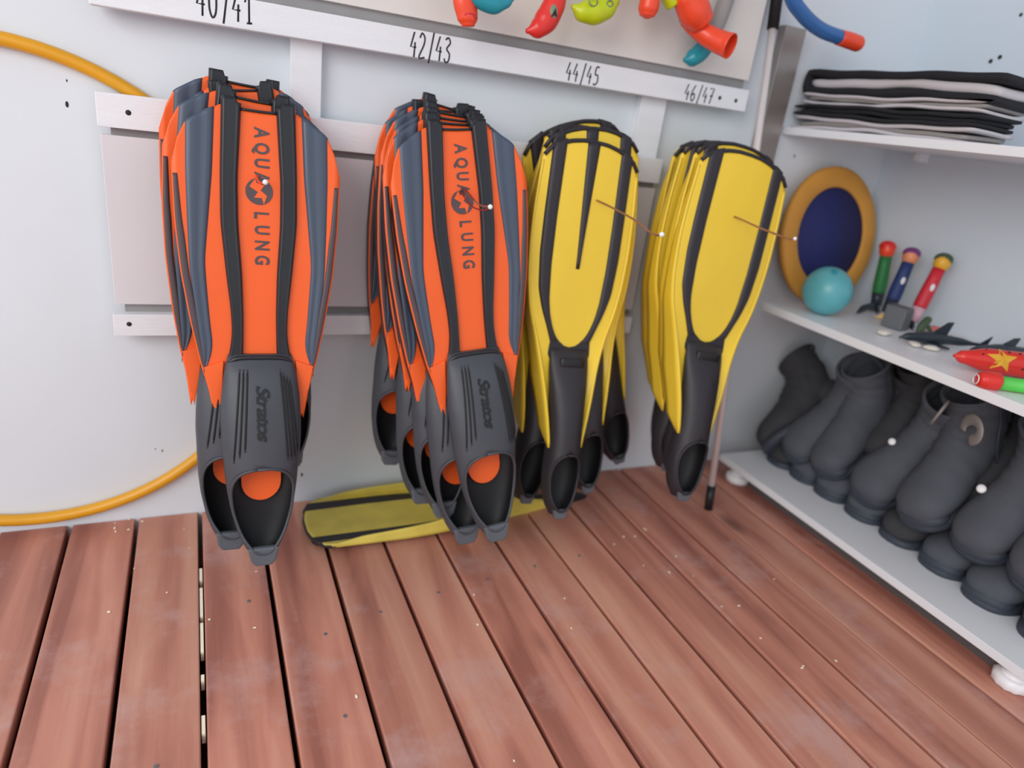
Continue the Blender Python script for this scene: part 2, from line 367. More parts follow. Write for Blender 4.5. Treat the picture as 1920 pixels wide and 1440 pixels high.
bm = B(); box(bm, -0.122, 0.928, -0.026, -0.0215, 0.41, 0.78); obj('backing_strip', bm, 'groove', lr, smooth=False)
for x, z in ((-0.094, 0.771), (-0.116, 0.422)):
    bm = B(); ball(bm, (x, -0.0453, z), 0.0042, sy=0.3, u=8, v=6); obj('screw', bm, 'hole', lr)
inroot(lr)
# hoop behind the rack
bm = B(); rings = []
hc = Vector((-0.294, -0.0115, 0.441)); hr = 0.414
for i in range(96):
    a = 2 * PI * i / 96; d = Vector((math.cos(a), 0, math.sin(a)))
    rings.append([hc + d * (hr + 0.0108 * math.cos(t)) + Vector((0, 0.0108 * math.sin(t), 0)) for t in [2 * PI * j / 12 for j in range(12)]])
rings.append(rings[0])
ring_loft(bm, rings, False, False); bmesh.ops.remove_doubles(bm, verts=bm.verts, dist=1e-6)
tag(obj('hoop', bm, 'hoop'), 'large ochre yellow plastic hoop on the white wall, passing behind the fin rack', 'hoop')

# ------------------------------------------------------------------ fins
def pocket(bm, rows, vo0, vo1, gmax, n=26):
    """rows: v, halfwidth, centre w, depth radius. Front of the fin is -y."""
    ta = sm([(r[0], r[1]) for r in rows], .008); tw = sm([(r[0], r[2]) for r in rows], .008); tb = sm([(r[0], r[3]) for r in rows], .008)
    tc_ = sm([(r[0], r[4] if len(r) > 4 else 0) for r in rows], .01)
    v1 = rows[0][0]; v0 = rows[-1][0]
    vs = []
    k = 44
    for i in range(k + 1): vs.append(v1 + (v0 - v1) * i / k)
    for t in (.003, .012, .03, .06, .94, .97, .988, .997): vs.append(vo0 + (vo1 - vo0) * t)
    vs = sorted(set(vs), reverse=True)
    rings = []
    for v in vs:
        t = (v - vo0) / (vo1 - vo0)
        g = gmax * max(0.0, 1 - abs(2 * t - 1) ** 2.3) ** 0.5 if 0 < t < 1 else 0.0
        a, wc, b, cx = ta(v), tw(v), tb(v), tc_(v); r = []
        for i in range(n + 1):
            th = g + (2 * PI - 2 * g) * i / n
            cc = math.cos(th); bb = b if cc > 0 else b * 0.75
            r.append((cx + a * math.copysign(abs(math.sin(th)) ** 0.9, math.sin(th)), -(wc + bb * cc), v))
        rings.append(r)
    rs = ring_loft(bm, rings, True, True, closed=False)
    seam = [v for r, x in zip(rs, vs) for v in (r[0], r[-1])]
    bmesh.ops.remove_doubles(bm, verts=seam, dist=2e-5)
    lip = []
    for v in vs:
        t = (v - vo0) / (vo1 - vo0)
        if 0.001 < t < .999:
            g = gmax * max(0.0, 1 - abs(2 * t - 1) ** 2.3) ** 0.5
            lip.append((tc_(v), ta(v) * math.sin(g) ** 0.9, -(tw(v) + tb(v) * math.cos(g)), v))
    loop = [(c - s, y, v) for c, s, y, v in lip] + [(c + s, y, v) for c, s, y, v in reversed(lip)]
    loop.append(loop[0])
    tube(bm, loop, 0.0026, n=8, k=1)
    def surf(u, v):
        a, wc, b = ta(v), tw(v), tb(v); s = min(1, abs(u - tc_(v)) / a)
        return wc + b * math.sqrt(max(0, 1 - s ** 2.2))
    return surf

def lining(o):  # near-black inner faces of the foot pockets
    o.modifiers['solid'].material_offset = 1; return o

def strip(bm, uin, uout, v0, vtop, w0, prof, nj=60, back=-0.001):
    """raised strip between u=uin(v) and u=uout(v); prof = heights across"""
    ni = len(prof) - 1
    def front(s, t, base=False):
        utop = uin(vtop(0)) * (1 - s) + uout(vtop(0)) * s
        vt = vtop(utop); v = v0 + (vt - v0) * t
        u = uin(v) * (1 - s) + uout(v) * s
        h = prof[int(round(s * ni))] * min(1, t / .03 + .15)
        wb = w0(u, v) if callable(w0) else w0
        return (u, -(wb + (back if base else h)), v)
    slab(bm, lambda s, t: front(s, t), lambda s, t: front(s, t, True), ni, nj)

def warp_text(bm, uc, vc, surf, h):
    # text local x -> down the fin, local y -> +u ; z -> outwards
    for v in bm.verts:
        u = uc + v.co.y; vv = vc - v.co.x
        v.co = Vector((u, -(surf(u, vv) + h + v.co.z), vv))

def orange_fin():
    root = bpy.data.objects.new('swim_fin', None); C.objects.link(root); root.empty_display_size = .05
    hw = sm([(.24, .070), (.262, .074), (.285, .078), (.31, .082), (.345, .092), (.415, .106), (.50, .119), (.58, .126), (.67, .128), (.8, .127)])
    vt = lambda u: lerp_tab([(0, .757), (.03, .759), (.056, .764), (.062, .757), (.075, .752), (.107, .730), (.116, .714), (.128, .668)], abs(u))
    # blade sheet
    def bladef(dw):
        def f(s, t):
            k = 2 * s - 1; top = vt(k * .128); v0 = .25 + .06 * (1 - abs(k) ** 3); v = v0 + (top - v0) * t
            return (k * hw(v), -(dw + 0.004 * abs(k) ** 4), v)
        return f
    bm = B(); slab(bm, bladef(0), bladef(-0.005), 26, 60); bl = obj('blade', bm, 'orange', root)
    gi = sm([(.325, .089), (.335, .088), (.35, .080), (.38, .073), (.42, .077), (.48, .081), (.52, .083), (.585, .077), (.66, .070), (.76, .065)])
    go = sm([(.32, .089), (.34, .0885), (.40, .096), (.50, .107), (.58, .109), (.66, .110), (.73, .108)])
    ri = sm([(.34, .029), (.37, .0265), (.43, .0255), (.5, .027), (.58, .032), (.65, .0325), (.77, .0255)])
    ro = sm([(.345, .056), (.36, .050), (.40, .044), (.44, .0455), (.5, .052), (.585, .0595), (.66, .059), (.77, .0555)])
    for sgn in (-1, 1):
        f = lambda fn: (lambda v: sgn * fn(v))
        bm = B(); strip(bm, f(gi), f(go), .325, lambda u: vt(u) + .001, 0.001, [0.0, .0028, .0030, .0016, .0022, .0034, .0036, .0030, 0.0]); obj('side_panel', bm, 'grey_side', root)
        bm = B(); strip(bm, f(ri), f(ro), .345, lambda u: .774 if abs(u) > .033 else .766, 0.0,
                        [.0, .0075, .0085, .0060, .0085, .0062, .0085, .0062, .0085, .0075, .0], nj=70, back=-.007); obj('rib', bm, 'rib', root)
        # slot in the orange margin
        so = lambda v: sgn * (hw(v) - .0014); si = lambda v: sgn * (hw(v) - lerp_tab([(.34, .006), (.42, .0125), (.56, .0125), (.66, .008)], v))
        bm = B(); strip(bm, si, so, .345, lambda u: .652, 0.0036, [0, .0010, .0010, 0], nj=40); obj('margin_line', bm, 'margin', root)
        # deep side rail behind the margin
        def rf(s, t, off=0.0):
            v = .275 + (.655 - .275) * t; d = .024 * min(1, (1 - t) * 9 + .3, t * 6 + .35)
            return (sgn * (hw(v) - .0015 - off), -(.002 - d * s), v)
        bm = B(); slab(bm, lambda s, t: rf(s, t), lambda s, t: rf(s, t, .005), 4, 40); obj('side_rail', bm, 'rib', root)
        # orange wedge running onto the pocket
        bm = B()
        prism(bm, [(sgn * .058, .355), (sgn * .088, .345), (sgn * .081, .305), (sgn * .0785, .30), (sgn * .0755, .277), (sgn * .0725, .275), (sgn * .0665, .250), (sgn * .061, .30)], -.007, .004)
        obj('root_wedge', bm, 'orange', root, smooth=False, bevel=.001)
    # black edge between ribs at the tip
    bm = B(); tube(bm, [(-.028, -.001, .758), (0, -.001, .7575), (.028, -.001, .758)], .0022, n=8, k=3); obj('tip_bead', bm, 'rib', root)
    # writing and emblem
    flat = lambda u, v: 0.0
    for s, vc in (('A', .726), ('Q', .702), ('U', .6795), ('A', .6575), ('L', .598), ('U', .574), ('N', .549), ('G', .525)):
        bm = text_mesh(s, .031, .0004, sx=.72, off=.028); warp_text(bm, .003 if s != 'L' else .002, vc, flat, .0006); obj('letter', bm, 'print', root, smooth=False)
    bm = B(); pts = [(.021 * math.cos(a), .635 + .021 * math.sin(a)) for a in [2 * PI * i / 36 for i in range(36)]]
    prism(bm, pts, -.0010, .001); em = obj('emblem', bm, 'print', root, smooth=False)
    bm = B(); prism(bm, [(-.015, .642), (-.006, .655), (-.004, .648), (.008, .645), (.002, .637), (.012, .629), (.007, .615), (.004, .625), (-.008, .625), (-.002, .634)], -.0016, -.0008)
    obj('emblem_wave', bm, 'orange', em, smooth=False)
    # foot pocket
    rows = [(.367, .050, .001, .007), (.357, .054, .006, .012), (.34, .058, .012, .018), (.30, .0635, .018, .026), (.26, .0655, .022, .032), (.22, .065, .025, .036), (.18, .0615, .027, .038),
            (.14, .058, .028, .038), (.10, .052, .029, .038), (.06, .042, .031, .036), (.038, .034, .033, .033), (.022, .026, .035, .028), (.012, .017, .036, .018)]
    bm = B(); surf = pocket(bm, rows, .022, .180, math.radians(66))
    for u, a, b in ((-.034, .345, .19), (-.028, .345, .20), (-.022, .345, .21), (.030, .345, .19), (.035, .34, .19), (.040, .335, .19), (.045, .33, .20)):
        vs_ = [a + (b - a) * i / 10 for i in range(11)]
        tube(bm, [(u * (1 + .35 * (a - v) / .15), -(surf(u * (1 + .35 * (a - v) / .15), v) + .0006), v) for v in vs_], .0012, n=6, k=1)
    lining(obj('foot_pocket', bm, ['rubber', 'lining'], root, solid=.0028))
    bm = B(); tube(bm, [(-.050, -.008, .352), (-.036, -.012, .361), (0, -.0135, .3625), (.036, -.012, .361), (.050, -.008, .352)], .0042, n=8, k=4); obj('pocket_bead', bm, 'rib', root)
    bm = text_mesh('Stratos', .030, .0009, sx=1.25, space=.85, off=.012)
    for v in bm.verts: v.co.x += v.co.y * .35
    warp_text(bm, .0, .272, surf, .0009); obj('embossed_name', bm, 'emboss', root, smooth=False)
    # insole window
    bm = B(); pts = [(-.031, .24), (-.033, .142)] + [(-.033 * math.cos(a), .140 - .035 * math.sin(a)) for a in [PI * i / 14 for i in range(1, 14)]] + [(.033, .142), (.031, .24)]
    prism(bm, pts, -.0150, -.0110); obj('insole_plate', bm, 'orange', root, smooth=False)
    # heel tab
    bm = B(); prism(bm, [(-.026, .034), (-.021, .010), (-.014, 0), (.014, 0), (.021, .010), (.026, .034)], -.062, -.050)
    obj('heel_tab', bm, 'heel', root, smooth=False, bevel=.003)
    return root

def yellow_fin(center_rib, dusty=False):
    Y = 'yellow_dusty' if dusty else 'yellow'
    root = bpy.data.objects.new('swim_fin', None); C.objects.link(root); root.empty_display_size = .05
    hw = sm([(.15, .039), (.20, .047), (.25, .056), (.30, .065), (.345, .076), (.38, .086), (.42, .101), (.48, .112), (.55, .117), (.62, .116), (.72, .110)], .02)
    fw = sm([(.14, .046), (.20, .042), (.26, .032), (.32, .018), (.38, .008), (.46, .003), (.60, 0), (.8, 0)], .03)
    vt = lambda u: lerp_tab([(0, .748), (.03, .747), (.06, .741), (.085, .730), (.102, .722), (.110, .705)], abs(u))
    def bladef(dw):
        def f(s, t):
            k = 2 * s - 1; top = vt(k * .110); v0 = .155 + .10 * (1 - abs(k) ** 1.5); v = v0 + (top - v0) * t
            return (k * hw(v), -(dw + (fw(v) - 0.006) * abs(k) ** 2), v)
        return f
    bm = B(); slab(bm, bladef(0), bladef(-0.005), 24, 60); obj('blade', bm, Y, root)
    ri = sm([(.352, .016), (.365, .032), (.385, .044), (.41, .053), (.44, .059), (.507, .064), (.6, .065), (.73, .063)], .006)
    ro = sm([(.34, .040), (.36, .048), (.39, .060), (.42, .074), (.46, .087), (.53, .0935), (.6, .094), (.72, .093)], .01)
    ridge = [0, .0045, .0055, .0050, .0055, .0045, 0]
    for sgn in (-1, 1):
        f = lambda fn: (lambda v: sgn * fn(v))
        bm = B(); strip(bm, f(ri), f(ro), .352, lambda u: vt(u) + .006, lambda u, v: (fw(v) - .006) * min(1, u / hw(v)) ** 2, ridge, nj=60, back=-.006); obj('rib', bm, 'yblack', root)
        def rf(s, t, off=0.0):
            v = .148 + (.700 - .148) * t; d = lerp_tab([(.148, .012), (.18, .052), (.28, .066), (.36, .052), (.48, .030), (.64, .018), (.70, .006)], v)
            return (sgn * (hw(v) + .001 - off - .004 * s), .004 - fw(v) + d * s, v)
        bm = B(); slab(bm, lambda s, t: rf(s, t), lambda s, t: rf(s, t, .005), 4, 50); obj('side_rail', bm, Y, root)
    bm = B(); tube(bm, [(u, .001 + .004 * (abs(u) / .11) ** 3, vt(u)) for u in [-.108 + .216 * i / 16 for i in range(17)]], .0042, n=8, k=1); obj('tip_bead', bm, 'yblack', root)
    # U yoke at the end of the centre panel joining the pocket
    bm = B(); prism(bm, [(-.046, .366), (-.030, .362), (-.014, .351), (0, .348), (.014, .351), (.030, .362), (.046, .366), (.050, .335), (.046, .30), (-.046, .30), (-.050, .335)], -.0048, .004)
    obj('yoke', bm, 'yblack', root, smooth=False, bevel=.001)
    if center_rib:
        bm = B(); strip(bm, lambda v: -.004 - .0135 * max(.35, (v - .42) / .3), lambda v: -.004 + .0135 * max(.35, (v - .42) / .3), .505, lambda u: .748, 0, [0, .004, .0045, .004, 0], nj=20); obj('center_rib', bm, 'yblack', root)
    rows = [(.345, .044, .001, .006), (.335, .045, .006, .012), (.31, .046, .010, .018), (.27, .043, .018, .027), (.22, .039, .024, .034), (.17, .037, .028, .038),
            (.13, .039, .030, .040), (.09, .040, .032, .040), (.06, .037, .034, .038), (.035, .031, .036, .034), (.018, .023, .038, .026), (.008, .014, .039, .016)]
    bm = B(); surf = pocket(bm, rows, .018, .140, math.radians(55))
    lining(obj('foot_pocket', bm, ['yblack', 'lining'], root, solid=.003))
    bm = B(); vs_ = [(u, -(surf(u, .318) + .0006), .318) for u in (-.027, -.014, 0, .014, .027)]; tube(bm, vs_, .0115, n=12, k=2, flat=.28); obj('drain_slot', bm, 'black', root)
    bm = B(); prism(bm, [(-.018, .022), (-.012, .002), (.012, .002), (.018, .022)], -.062, -.052); obj('heel_tab', bm, 'heel', root, smooth=False, bevel=.003)
    return root

def dup(root):
    r = root.copy(); C.objects.link(r)
    for ch in list(root.children):
        c = ch.copy(); C.objects.link(c); c.parent = r
        for g in list(ch.children):
            d = g.copy(); C.objects.link(d); d.parent = c
    return r
def place(root, Bt, T, Lref, label, group, yaw=0.0, uaxis=(1, 0, 0), sx=1.0):
    Bt = Vector(Bt); T = Vector(T); z = (T - Bt); s = z.length / Lref; z.normalize()
    x = Vector(uaxis); x = (x - z * x.dot(z)).normalized(); y = z.cross(x)
    m = Matrix((x, y, z)).transposed()
    if yaw: m = m @ Matrix.Rotation(yaw, 3, 'Z')
    root.rotation_mode = 'QUATERNION'; root.rotation_quaternion = m.to_quaternion(); root.location = Bt; root.scale = (s * sx, s, s)
    tag(root, label, 'swim fin', group); return root
def T_from(hx, Bt, yt, zt, hz=.71):
    # top point so that the fin axis passes the hook (hx, hz) when seen from the front
    t = (zt - Bt[2]) / (hz - Bt[2]); return (Bt[0] + (hx - Bt[0]) * t, yt, zt)

OF = orange_fin()
def hang(proto, lst, Lref, group, first, sx=1.0):
    """each row: heel tab x, y, z; hook x at this fin; top y, top z; yaw in degrees; label"""
    for i, (bx, by, bz, hx, yt, zt, yaw, lab) in enumerate(lst):
        o = proto if (i == 0 and first) else dup(proto)
        Bt = (bx, by + .052, bz); place(o, Bt, T_from(hx, Bt, yt, zt), Lref, lab, group, yaw=math.radians(yaw), sx=sx)
hang(OF, [(.082, -.31, .066, .091, -.145, .806, 0, 'front orange and grey swim fin of the leftmost stack, emblem facing the room'),
          (.030, -.255, .071, .079, -.120, .820, 2, 'second orange swim fin of the leftmost stack, foot pocket left of the front one'),
          (.146, -.170, .178, .084, -.095, .832, 0, 'third orange swim fin of the leftmost stack, dark pocket peeking out on the right side'),
          (.036, -.135, .105, .070, -.070, .841, 3, 'rearmost orange swim fin of the leftmost stack, closest to the wall rack')], .765, 'orange swim fins of the left stack', True)
hang(OF, [(.491, -.37, .090, .418, -.175, .816, 0, 'front orange swim fin of the second stack, red cord hook over its emblem'),
          (.448, -.320, .060, .415, -.150, .824, 2, 'second orange swim fin from the front in the second stack, lowest heel of that stack'),
          (.414, -.28, .098, .416, -.126, .830, 0, 'third orange swim fin from the front in the second stack'),
          (.384, -.222, .100, .414, -.102, .838, 3, 'fourth orange swim fin from the front in the second stack'),
          (.440, -.180, .120, .412, -.080, .842, 0, 'fifth orange swim fin from the front in the second stack, mostly hidden'),
          (.338, -.140, .150, .410, -.060, .848, 3, 'rearmost orange swim fin of the second stack, dark pocket sticking out at lower left')], .765, 'orange swim fins of the second stack', False)
YA = yellow_fin(True); YB = yellow_fin(False); YC = yellow_fin(False, True)
hang(YA, [(.642, -.33, .092, .688, -.150, .818, 0, 'front yellow and black swim fin with a tapering black centre rib, beside the orange stack'),
          (.742, -.265, .105, .710, -.122, .842, 0, 'second yellow swim fin of the third stack, black pocket showing at the right'),
          (  .604, -.240, .082, .708, -.096, .838, 4, 'third yellow swim fin of the third stack, pocket squeezed beside the orange fins'),
          (.905, -.135, .100, .722, -.066, .846, 0, 'rearmost yellow swim fin of the third stack, swung so its black pocket shows far right')], .750, 'yellow swim fins of the third stack', True, .97)
hang(YB, [(.912, -.37, .126, 1.002, -.21, .832, 0, 'front yellow swim fin of the rightmost stack, plain wide yellow centre panel'),
          (.938, -.315, .140, 1.004, -.185, .846, 3, 'second yellow swim fin of the rightmost stack, just behind the plain front one'),
          (.950, -.255, .135, 1.000, -.155, .846, 2, 'third yellow swim fin of the rightmost stack'),
          (1.015, -.155, .120, 1.022, -.085, .846, 14, 'rearmost yellow swim fin of the rightmost stack, turned a little towards the left')], .750, 'yellow swim fins of the rightmost stack', True, 1.10)
place(YC, (.880, -.105, .012), (.176, -.122, .012), .750, 'dusty yellow and black swim fin lying on the deck against the wall', None, uaxis=(0.02, -1, 0), sx=.84)
if 'group' in YC: del YC['group']

# hooks through the stacks
def hook(name, pts, label, knob, m='rust', r=.0019):
    t = thing(name, label, 'hook', pts[0], 'hanging hooks of the fin rack')
    bm = B(); tube(bm, pts, r, n=8, k=4); obj('rod', bm, m, t)
    bm = B(); ball(bm, pts[-1], knob, u=12, v=8); obj('end_cap', bm, 'white', t)
    inroot(t); return t
hook('hook', [(.088, -.036, .706), (.087, -.15, .704), (.087, -.215, .700), (.094, -.235, .704)], 'short hook with white tip at the emblem of the leftmost orange fin', .0042, 'coral')
h2 = hook('hook', [(.423, -.036, .716), (.423, -.19, .712), (.423, -.275, .700), (.430, -.305, .702)], 'hook wrapped in red cord on the second orange stack', .0042, 'rust', .0014)
bm = B()
tube(bm, [(.421, -.18, .719), (.421, -.22, .712), (.424, -.27, .700), (.430, -.303, .703)], .0013, n=6, k=4)
tube(bm, [(.421, -.18, .719), (.418, -.20, .708), (.419, -.25, .694), (.424, -.29, .694), (.431, -.305, .702)], .0013, n=6, k=4)
c_ = obj('cord', bm, 'cord', h2); c_.location = -Vector(h2.location)
hook('hook', [(.706, -.036, .716), (.706, -.17, .712), (.706, -.30, .700), (.706, -.37, .686), (.706, -.395, .690)], 'long copper coloured hook with white tip on the third, yellow stack', .0045)
hook('hook', [(.998, -.02, .716), (.998, -.21, .711), (.998, -.30, .702), (.998, -.38, .696), (.998, -.40, .699)], 'copper coloured hook on the rightmost yellow stack', .0035)

# ------------------------------------------------------------------ pole and plank at the corner
bm = B(); box(bm, 1.200, 1.262, -.022, -.001, 0.001, 1.106); tag(obj('metal_plank', bm, 'silver', smooth=False, bevel=.002), 'upright grey metal plank against the back wall behind the aluminium pole', 'plank')
pl = thing('pole', 'slim aluminium pole with black ends leaning at the wall beside the grey plank', 'pole', (1.132, -.232, 0))
a = Vector((1.132, -.232, 0.0)); b = Vector((1.155, -.030, 1.106)); dd = (b - a)
bm = B(); tube(bm, [a + dd * .04, a + dd * 1.02], .0082, n=14, k=1); obj('shaft', bm, 'alu', pl)
bm = B(); tube(bm, [a + dd * .0, a + dd * .055], .0105, n=14, k=1); obj('foot_tip', bm, 'black', pl)
bm = B(); tube(bm, [a + dd * .985, a + dd * 1.2], .0125, n=16, k=1); obj('grip', bm, 'black', pl)
inroot(pl)

# ------------------------------------------------------------------ shelving along the right wall
def shelf_board(name, z1, th, y0, y1, label, x0=1.282):
    t = thing(name, label, 'shelf', (1.47, (y0 + y1) / 2, z1 - th), 'white shelves on the right wall')
    bm = B(); box(bm, x0, 1.648, y0, y1, z1 - th, z1); obj('board', bm, 'shelf', t, smooth=False, bevel=.001)
    for y in (y1 - .12, y0 + .12, (y0 + y1) / 2):
        bm = B(); box(bm, 1.615, 1.649, y - .008, y + .008, z1 - th - .02, z1 - th); obj('bracket', bm, 'shelf', t, smooth=False, bevel=.001)
    return t
s1 = shelf_board('wall_shelf', .060, .018, -.905, -.075, 'lowest white shelf just above the deck, carrying the black boots')
for x, y in ((1.315, -.125), (1.315, -.868), (1.60, -.125), (1.60, -.868)):
    bm = B(); bmesh.ops.create_cone(bm, cap_ends=True, segments=12, radius1=.019, radius2=.014, depth=.014, matrix=Matrix.Translation((x, y, .034)))
    rings = []
    for z, r in ((0.0, .026), (.004, .030), (.018, .030), (.023, .024)):
        rings.append([(x + (r + .0022 * (j % 2)) * math.cos(PI * j / 12), y + (r + .0022 * (j % 2)) * math.sin(PI * j / 12), z) for j in range(24)])
    ring_loft(bm, rings); ball(bm, (x, y, .023), .022, sz=.5); obj('levelling_foot', bm, 'white', s1)
inroot(s1)
s2 = shelf_board('wall_shelf', .492, .019, -.98, -.085, 'middle white shelf at the right carrying the toys and the teal ball'); inroot(s2)
s3 = shelf_board('wall_shelf', .902, .017, -.98, -.002, 'top white shelf at the right carrying the folded black and white pile'); inroot(s3)

# folded pile on the top shelf
def fold(name, z, th, y0, y1, x0, x1, m_out, m_in, label, sag, seed, open_mid=True):
    t = thing(name, label, 'folded suit', ((x0 + x1) / 2, (y0 + y1) / 2, z), 'folded black and white suits on the top shelf')
    rr = random.Random(seed)
    def layer(mat_, za, zb, ya, yb, nm, xi=0.0):
        bm = B(); ph = rr.uniform(0, 6)
        def fr(s, t_):
            x = x0 + xi + (x1 - x0 - xi) * s; y = ya + (yb - ya) * t_
            wv = .0025 * math.sin(7 * t_ + ph + 2 * s) + .0012 * math.sin(19 * t_ + ph) - sag * max(0, t_ - .5)
            e = min(1, t_ * 22 + .35, (1 - t_) * 22 + .35) ** .5; e *= min(1, s * 30 + .5) ** .5
            return x, y, wv, e
        def top(s, t_): x, y, wv, e = fr(s, t_); return (x, y, (za + zb) / 2 + (zb - za) / 2 * e + wv)
        def bot(s, t_): x, y, wv, e = fr(s, t_); return (x, y, (za + zb) / 2 - (zb - za) / 2 * e + wv)
        slab(bm, top, bot, 10, 40); return obj(nm, bm, mat_, t)
    k = th / 3
    layer(m_out, z + 2 * k * 1.0, z + th, y0, y1, 'top_layer')
    layer(m_in, z + k * .9, z + 2.1 * k, y0 - .016 if y0 > y1 else y0, y1 + .012, 'lining', .006)
    layer(m_out, z, z + k, y0, y1 + .01, 'bottom_layer')
    if open_mid:
        bm = B(); tube(bm, [(x0 + .001, y0 - .003, z + th - k * .5), (x0 + .001, y0 + .004, z + th * .5), (x0 + .001, y0 - .003, z + k * .5)], k * .5, n=10, k=4)
        # rolled fold edge along the whole depth
        bm.free(); bm = B()
        prof = [(y0 - .004 + .012 * math.cos(a), z + th / 2 + (th / 2) * math.sin(a)) for a in [-PI / 2 + PI * i / 8 for i in range(9)]] + [(y0 - .004 + .002 * math.cos(a), z + th / 2 + (th / 2 - k) * math.sin(a)) for a in [PI / 2 - PI * i / 8 for i in range(9)]]
        ring_loft(bm, [[(x0 + .002, p, q_) for p, q_ in prof], [(x1, p, q_) for p, q_ in prof]]); obj('fold_edge', bm, m_out, t)
    inroot(t)
fold('folded_suit', .9025, .026, -.012, -.455, 1.298, 1.42, 'cloth_w', 'pgrey', 'pale folded suit at the bottom of the pile on the top shelf', .004, 1, False)
fold('folded_suit', .929, .026, -.012, -.462, 1.292, 1.42, 'cloth_b', 'cloth_b', 'dark folded suit second from the bottom of the pile', .004, 2, False)
fold('folded_suit', .956, .022, -.02, -.474, 1.300, 1.42, 'cloth_w', 'pgrey', 'pale folded suit in the middle of the pile, under the open black fold', .006, 4, False)
fold('folded_suit', .977, .052, -.018, -.486, 1.300, 1.42, 'cloth_b', 'cloth_w', 'black folded suit with white lining on top of the pile', .020, 3, True)

# round target disc leaning in the corner
dc = thing('foam_disc', 'round ochre foam disc with dark blue centre leaning in the corner on the middle shelf', 'disc', (1.462, -.095, .492))
def disc_part(r0, r1, y0, y1):
    bm = B(); rings = []
    n = 48; prof = [(r0, y0), (r0 + .004, y0 - .003), (r1 - .006, y0 - .003), (r1, y0 + .002), (r1, y1), (r0, y1)] if r0 else None
    if r0:
        for i in range(n + 1):
            a = 2 * PI * i / n; rings.append([(r * math.cos(a), y, r * math.sin(a)) for r, y in prof])
        ring_loft(bm, rings, False, False); bmesh.ops.remove_doubles(bm, verts=bm.verts, dist=1e-6)
    else:
        prism(bm, [(r1 * math.cos(2 * PI * i / n), r1 * math.sin(2 * PI * i / n)) for i in range(n)], y0, y1)
    return bm
dm = Matrix.Translation((0, .030, .168)) @ Matrix.Rotation(math.radians(-10), 4, 'X') @ Matrix.Diagonal((.93, 1, 1, 1))
for nm, bm_, mm in (('rim', disc_part(.122, .172, -.008, .008), 'ochre'), ('centre', disc_part(0, .1235, -.005, .005), 'navy')):
    bmesh.ops.transform(bm_, matrix=dm, verts=bm_.verts); obj(nm, bm_, mm, dc, bevel=0)
# teal ball
bm = B(); ball(bm, (0, 0, 0), .058, sx=.94, sz=1.0, u=32, v=20)
tb = thing('small_ball', 'small teal rubber ball on the middle shelf in front of the blue disc', 'ball', (1.372, -.185, .550))
obj('skin', bm, 'tealball', tb)
bm = B(); bmesh.ops.create_cone(bm, cap_ends=True, segments=14, radius1=.009, radius2=.007, depth=.003, matrix=Matrix.Translation((-.018, -.022, .0505)) @ Matrix.Rotation(.7, 4, 'X')); obj('valve', bm, 'teal', tb)

# dive sticks
def stick(base, top, cols, label, emblem):
    t = thing('dive_stick', label, 'toy', base, 'upright dive sticks on the middle shelf')
    a = Vector(base); b = Vector(top); d = b - a; L_ = d.length; d.normalize()
    P = lambda s: a + d * (s * L_)
    bm = B(); tube(bm, [P(.28), P(.40), P(.80)], [.0150, .0160, .0140], n=14, k=3); obj('body', bm, cols[0], t)
    bm = B(); tube(bm, [P(.10), P(.28)], [.013, .015], n=14, k=1); obj('lower_sleeve', bm, cols[3], t)
    bm = B(); ball(bm, P(.88), .0185, sz=1.15); obj('face', bm, cols[1], t)
    bm = B(); ball(bm, P(.925) + Vector((.002, .002, 0)), .0205, sz=.75); obj('cap', bm, cols[2], t)
    bm = B()
    for k in range(3):
        ang = k * 2.1; n_ = Vector((math.cos(ang), math.sin(ang), 0)); e = P(.0)
        vs = [P(.14), P(.02) + n_ * .018, Vector((e.x, e.y, a.z)) + n_ * .026 + Vector((0, 0, .0015)), P(0.01)]
        n2 = n_.cross(d).normalized() * .0015
        ring_loft(bm, [[v + n2 for v in vs], [v - n2 for v in vs]])
    obj('tail_fins', bm, cols[4], t, smooth=False)
    if emblem:
        bm = B(); e = P(.56) + Vector((-.008, -.0125, .001)); ball(bm, e, .0095, sx=.8, sy=.35, u=10, v=8); obj('badge', bm, 'white', t)
    inroot(t)
stick((1.585, -.165, .493), (1.575, -.150, .672), ('green', 'coral', 'red', 'shark', 'shark'), 'dive stick with red head and green body, nearest the ochre disc', False)
stick((1.535, -.235, .493), (1.575, -.222, .670), ('dnavy', 'skin', 'purple', 'shark', 'yel2'), 'dive stick with purple cap, orange face and dark blue body', True)
stick((1.540, -.300, .493), (1.598, -.290, .672), ('cred', 'yel2', 'olive', 'pink', 'shark'), 'dive stick with green head and red body, rightmost of the three', True)
bm = B(); prism(bm, [(1.470, -.275), (1.515, -.262), (1.520, -.315), (1.478, -.325)], .4925, .545, 'z')
tag(obj('rubber_block', bm, 'greybox', smooth=False, bevel=.004), 'grey rubber block on the shelf in front of the blue dive stick', 'block')
# purple flipper shaped toy by the ball
bm = B(); tube(bm, [(1.470, -.205, .503), (1.505, -.190, .508), (1.545, -.185, .518)], [.003, .010, .007], n=10, k=4, flat=.6)
tag(obj('toy_fish', bm, 'shark'), 'small dark toy fish lying between the teal ball and the green dive stick', 'toy')
